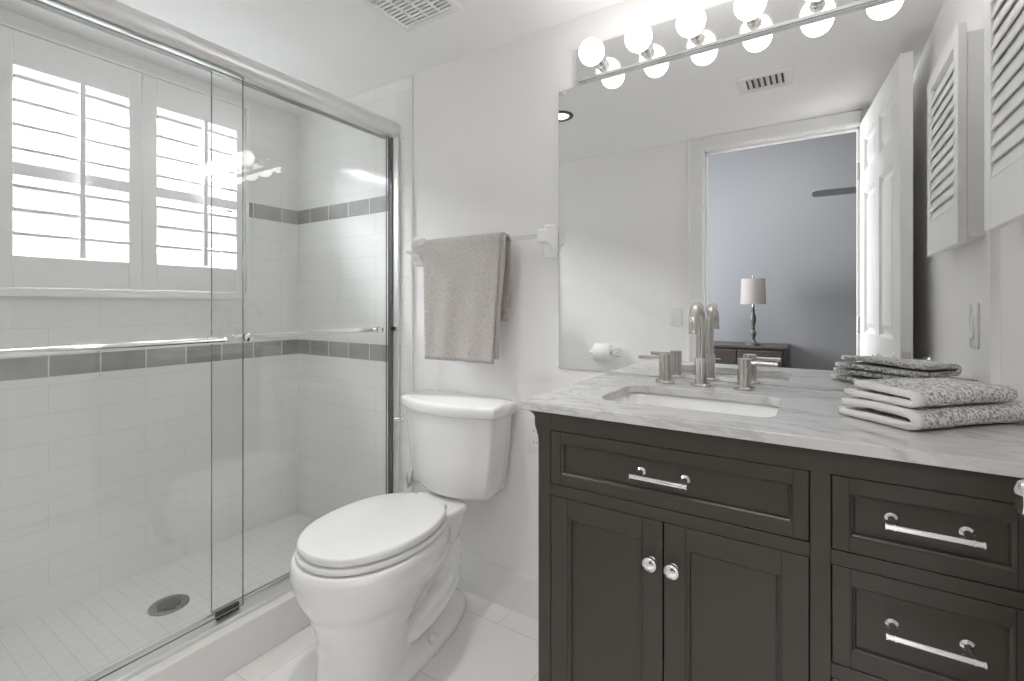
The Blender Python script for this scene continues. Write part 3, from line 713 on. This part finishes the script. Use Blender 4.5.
# toilet paper
th_ = thing('paper_holder', 'white ceramic toilet paper holder on the doorway wall, seen in the mirror', 'paper holder', (-1.165, YF, 0.82))
for x in (-1.245, -1.085):
    b = MB(); b.prism([(0, 0.79), (0, 0.85), (0.05, 0.842), (0.085, 0.832), (0.088, 0.812), (0.05, 0.805)], lambda d, z: (x - 0.010, YF + d, z), lambda d, z: (x + 0.010, YF + d, z)); b.out('bracket', M_porc, th_, bevel=0.004)
b = MB(); b.tube([(-1.236, YF + 0.070, 0.822), (-1.094, YF + 0.070, 0.822)], 0.008, 14); b.out('roller', M_chrome, th_)
b = MB(); rp_ = []
for r, x in ((0.021, -1.218), (0.055, -1.218), (0.057, -1.216), (0.057, -1.113), (0.055, -1.111), (0.021, -1.111)):
    rp_.append([(x, YF + 0.070 + r * math.cos(2*math.pi*i/36), 0.822 + r * math.sin(2*math.pi*i/36)) for i in range(36)])
b.loft(rp_, cap=False, close=True); o = b.out('toilet_roll', M_paper, angle=50); tag(o, 'white toilet paper roll on the holder, seen in the mirror', 'toilet roll')

# ------------------------------------------------------------------ ceiling fittings
ve = thing('exhaust_vent', 'square white slotted exhaust fan grille on the ceiling near the shower', 'vent', (-1.11, 1.115, ZC))
vx0, vx1, vy0, vy1 = -1.236, -0.984, 0.985, 1.240
b = MB(); q = 0.022
b.frame(vx0, vx1, vy0, vy1, ZC - 0.012, ZC - 0.0005, q, q)
b.out('grille_frame', M_plast, ve)
b = MB(); b.box(vx0 + q, vx1 - q, vy0 + q, vy1 - q, ZC - 0.003, ZC - 0.001); b.out('cavity_shade', mat('vent_shade', (0.10, 0.095, 0.09), 0.7), ve)  # flat dark sheet, its colour stands for the shade behind the slats
b = MB()
ns = 13
for i in range(ns):
    y = vy0 + q + (vy1 - vy0 - 2 * q) * (i + 0.5) / ns; b.box(vx0 + q, vx1 - q, y - 0.0042, y + 0.0042, ZC - 0.011, ZC - 0.005)
for i in range(1, 4):
    x = vx0 + q + (vx1 - vx0 - 2 * q) * i / 4; b.box(x - 0.004, x + 0.004, vy0 + q, vy1 - q, ZC - 0.0115, ZC - 0.005)
b.out('slats', M_plast, ve)

rg_ = thing('ceiling_register', 'small white air register on the ceiling, seen in the mirror', 'vent', (-0.19, 0.62, ZC))
gx0, gx1, gy0, gy1 = -0.294, -0.086, 0.535, 0.706
b = MB(); q = 0.022
b.frame(gx0, gx1, gy0, gy1, ZC - 0.009, ZC - 0.0005, q + 0.010, q + 0.008)
b.out('register_frame', M_plast, rg_)
b = MB(); b.box(gx0 + q, gx1 - q, gy0 + q, gy1 - q, ZC - 0.002, ZC - 0.001); b.out('cavity_shade', bpy.data.materials['vent_shade'], rg_)  # dark sheet again, shade behind the vanes put into its colour
for i in range(6):
    x = gx0 + 0.045 + (gx1 - gx0 - 0.08) * i / 5.6
    b = MB(); b.prism([(x - 0.006, ZC - 0.002), (x - 0.004, ZC - 0.002), (x + 0.010, ZC - 0.013), (x + 0.008, ZC - 0.013)], lambda a_, z: (a_, gy0 + q + 0.01, z), lambda a_, z: (a_, gy1 - q, z)); b.out('vane', M_plast, rg_)

cl = thing('recessed_light', 'round recessed ceiling light near the toilet, seen in the mirror corner', 'light fixture', (-1.13, 0.755, ZC))
b = MB(); b.lathe((HX, HY, ZC), [(0.046, -0.0005), (0.070, -0.0005), (0.070, -0.004), (0.066, -0.007), (0.052, -0.008), (0.046, -0.004)], 36, cap=False, close=True); b.out('trim_ring', M_canbaffle, cl)
b = MB(); b.lathe((HX, HY, ZC), [(0.046, -0.002), (0.045, 0.05), (0.044, 0.085), (0.0475, 0.085), (0.0485, 0.0)], 36, cap=False, close=True); b.out('housing', mat('can_housing', (0.6, 0.6, 0.6), 0.4), cl)
b = MB(); b.lathe((HX, HY, ZC), [(0.043, 0.075), (0.043, 0.070), (0.030, 0.060), (0.010, 0.056)], 32); b.out('lens', M_can, cl)

# ------------------------------------------------------------------ bathroom door, standing open
hin = (0.188, 0.012); DL = 0.765; da = math.atan2(0.79, 0.073)
door = bpy.data.objects.new('door_1', None); C.objects.link(door); door.location = (hin[0], hin[1], 0.008); door.rotation_euler = (0, 0, da); struct(door)
b = MB()
rows_ = [(0.22, 0.84), (0.99, 1.67), (1.77, 1.93)]
colsx = [(0.105, 0.345), (0.42, 0.66)]
DT = 0.036
def dface(y, sgn):
    xs_ = sorted({0, DL, *[v for c_ in colsx for v in c_]}); zs_ = sorted({0, 2.036, *[v for r in rows_ for v in r]})
    for xa, xb in zip(xs_, xs_[1:]):
        for za, zb in zip(zs_, zs_[1:]):
            if (xa, xb) in colsx and (za, zb) in rows_:
                def rect(i, dy): return [(xa + i, y - sgn * dy, za + i), (xb - i, y - sgn * dy, za + i), (xb - i, y - sgn * dy, zb - i), (xa + i, y - sgn * dy, zb - i)]
                rings = [rect(0, 0), rect(0.012, 0.014), rect(0.022, 0.014), rect(0.046, 0.003)]
                L = [[b.bm.verts.new(p) for p in r] for r in rings]
                for a_, c_ in zip(L, L[1:]):
                    for i in range(4): b._f([a_[i], a_[(i+1) % 4], c_[(i+1) % 4], c_[i]])
                b._f(L[-1])
            else: b._f([b.bm.verts.new(p) for p in ((xa, y, za), (xb, y, za), (xb, y, zb), (xa, y, zb))])
dface(0, 1); dface(-DT, -1)
for q in (((0,0,0),(0,-DT,0),(0,-DT,2.036),(0,0,2.036)), ((DL,0,0),(DL,0,2.036),(DL,-DT,2.036),(DL,-DT,0)), ((0,0,2.036),(0,-DT,2.036),(DL,-DT,2.036),(DL,0,2.036)), ((0,0,0),(DL,0,0),(DL,-DT,0),(0,-DT,0))):
    b._f([b.bm.verts.new(p) for p in q])
bmesh.ops.remove_doubles(b.bm, verts=b.bm.verts, dist=0.0001)
b.out('door_leaf', M_trim, door, local=True, smooth=False)
for s in (1, -1):
    y0 = 0 if s > 0 else -DT
    b = MB(); kx, kz = DL - 0.060, 0.916
    b.lathe((kx, y0, kz), [(0.030, 0), (0.030, s * 0.005), (0.022, s * 0.010), (0.012, s * 0.014), (0.010, s * 0.037), (0.015, s * 0.042), (0.022, s * 0.050), (0.0235, s * 0.059), (0.018, s * 0.070), (0.008, s * 0.074)], 28, 'Y'); b.out('door_knob', M_chrome, door, local=True)
b = MB(); b.box(DL - 0.001, DL + 0.0015, -DT/2 - 0.0125, -DT/2 + 0.0125, 0.895, 0.952); b.out('latch_plate', M_nickel, door, local=True)
for z in (0.25, 1.02, 1.80):
    b = MB(); b.lathe((-0.006, 0.004, z), [(0.0065, -0.045), (0.0065, 0.045)], 14); b.out('hinge', M_nickel, door, local=True)

# ------------------------------------------------------------------ bedroom furniture seen in the mirror, plus added bedroom lights
ds = thing('dresser', 'dark wood dresser against the grey bedroom wall, seen in the mirror', 'dresser', (-0.60, -2.15, 0))
x0, x1, y0, y1, zt = -1.02, -0.215, BY + 0.006, -1.88, 0.752
b = MB(); b.box(x0 + 0.012, x1 - 0.012, y0, y1 - 0.012, 0.08, zt - 0.028); b.box(x0 + 0.012, x0 + 0.06, y0, y1 - 0.012, 0, 0.08); b.box(x1 - 0.06, x1 - 0.012, y0, y1 - 0.012, 0, 0.08); b.out('case', M_wood, ds, bevel=0.002)
b = MB(); b.box(x0, x1, y0, y1, zt - 0.026, zt); b.out('top', M_wood, ds, bevel=0.006)
for r in range(3):
    for k in range(2):
        xa = x0 + 0.035 + k * 0.372; xb = xa + 0.358; za = 0.11 + r * 0.205
        b = MB(); b.box(xa, xb, y1 - 0.013, y1 + 0.006, za, za + 0.19); o = b.out('drawer', M_wood, ds, bevel=0.004)
        b = MB(); b.tube([(xa + 0.13, y1 + 0.004, za + 0.1), (xa + 0.13, y1 + 0.03, za + 0.1), (xb - 0.13, y1 + 0.03, za + 0.1), (xb - 0.13, y1 + 0.004, za + 0.1)], 0.005, 10); b.out('handle', M_nickel, o)
lx, ly = -0.502, -2.04
lp = thing('table_lamp', 'table lamp with turned dark base and pale drum shade, seen in the mirror', 'lamp', (lx, ly, zt))
b = MB(); b.lathe((lx, ly, zt), [(0.066, 0.0005), (0.066, 0.012), (0.050, 0.020), (0.030, 0.030), (0.018, 0.045), (0.016, 0.07), (0.026, 0.095), (0.028, 0.115), (0.018, 0.135), (0.012, 0.15), (0.020, 0.165), (0.012, 0.175), (0.020, 0.20), (0.027, 0.235), (0.026, 0.26), (0.016, 0.30), (0.012, 0.315), (0.019, 0.325), (0.012, 0.335), (0.013, 0.36)], 28); b.out('turned_base', M_lampbase, lp)
b = MB(); b.lathe((lx, ly, zt), [(0.012, 0.36), (0.012, 0.40), (0.004, 0.405), (0.004, 0.635), (0.009, 0.642), (0.009, 0.652), (0.003, 0.660)], 16); b.out('stem', M_nickel, lp)
b = MB(); rs = [(0.110, 0.385), (0.101, 0.625), (0.099, 0.625), (0.108, 0.385)]
b.loft([[(lx + r * math.cos(2*math.pi*i/40), ly + r * math.sin(2*math.pi*i/40), zt + h) for i in range(40)] for r, h in rs], cap=False, close=True); b.out('drum_shade', M_shade, lp, angle=60)

fx, fy, fz = 0.59, -1.75, 2.13
cf = thing('ceiling_fan', 'grey ceiling fan in the bedroom, one blade showing in the mirror', 'ceiling fan', (fx, fy, 2.75))
b = MB(); b.lathe((fx, fy, 0), [(0.07, 2.749), (0.07, 2.71), (0.02, 2.69), (0.014, 2.68), (0.014, 2.19), (0.03, 2.18)], 24); b.out('downrod', M_blade, cf)
b = MB(); b.lathe((fx, fy, 0), [(0.05, 2.185), (0.10, 2.165), (0.115, 2.12), (0.10, 2.07), (0.06, 2.05)], 32); b.out('motor', M_blade, cf)
b = MB(); b.lathe((fx, fy, 0), [(0.06, 2.05), (0.085, 2.035), (0.095, 2.0), (0.07, 1.965), (0.02, 1.95)], 28); b.out('added_light_bowl', mat('added_fan_glow', (0.9, 0.9, 0.9), 0.3, emit=(1, 0.95, 0.9), estr=6), cf)  # glowing bowl added to light the bedroom, itself out of view
for k in range(5):
    a = R(180 - 4 + 72 * k); Mx = Matrix.Translation((fx, fy, 2.055)) @ Matrix.Rotation(a, 4, 'Z') @ Matrix.Rotation(R(-14), 4, 'X')
    pl = [(0.10, -0.02), (0.17, -0.022), (0.20, -0.055), (0.56, -0.065), (0.60, -0.058), (0.62, -0.03), (0.62, 0.03), (0.60, 0.058), (0.56, 0.065), (0.20, 0.055), (0.17, 0.022), (0.10, 0.02)]
    b = MB(); b.prism(pl, lambda x, y: (x, y, 0.0), lambda x, y: (x, y, 0.008)); b.out('blade', M_blade, cf, M=Mx)

bl = thing('added_ceiling_light', 'added round flush light on the bedroom ceiling, unseen, fill light through the doorway', 'light fixture', (-0.25, -1.25, 2.75))  # added fixture, shines through the doorway to lift floor and cabinet front
b = MB(); b.lathe((-0.25, -1.25, 0), [(0.17, 2.7495), (0.17, 2.72), (0.155, 2.715)], 36); b.out('mount', M_satin, bl)
b = MB(); b.lathe((-0.25, -1.25, 0), [(0.155, 2.715), (0.15, 2.69), (0.12, 2.665), (0.06, 2.65), (0.01, 2.647)], 36); b.out('diffuser', mat('added_light_glow', (0.9, 0.9, 0.9), 0.4, emit=(1, 0.985, 0.97), estr=76), bl)
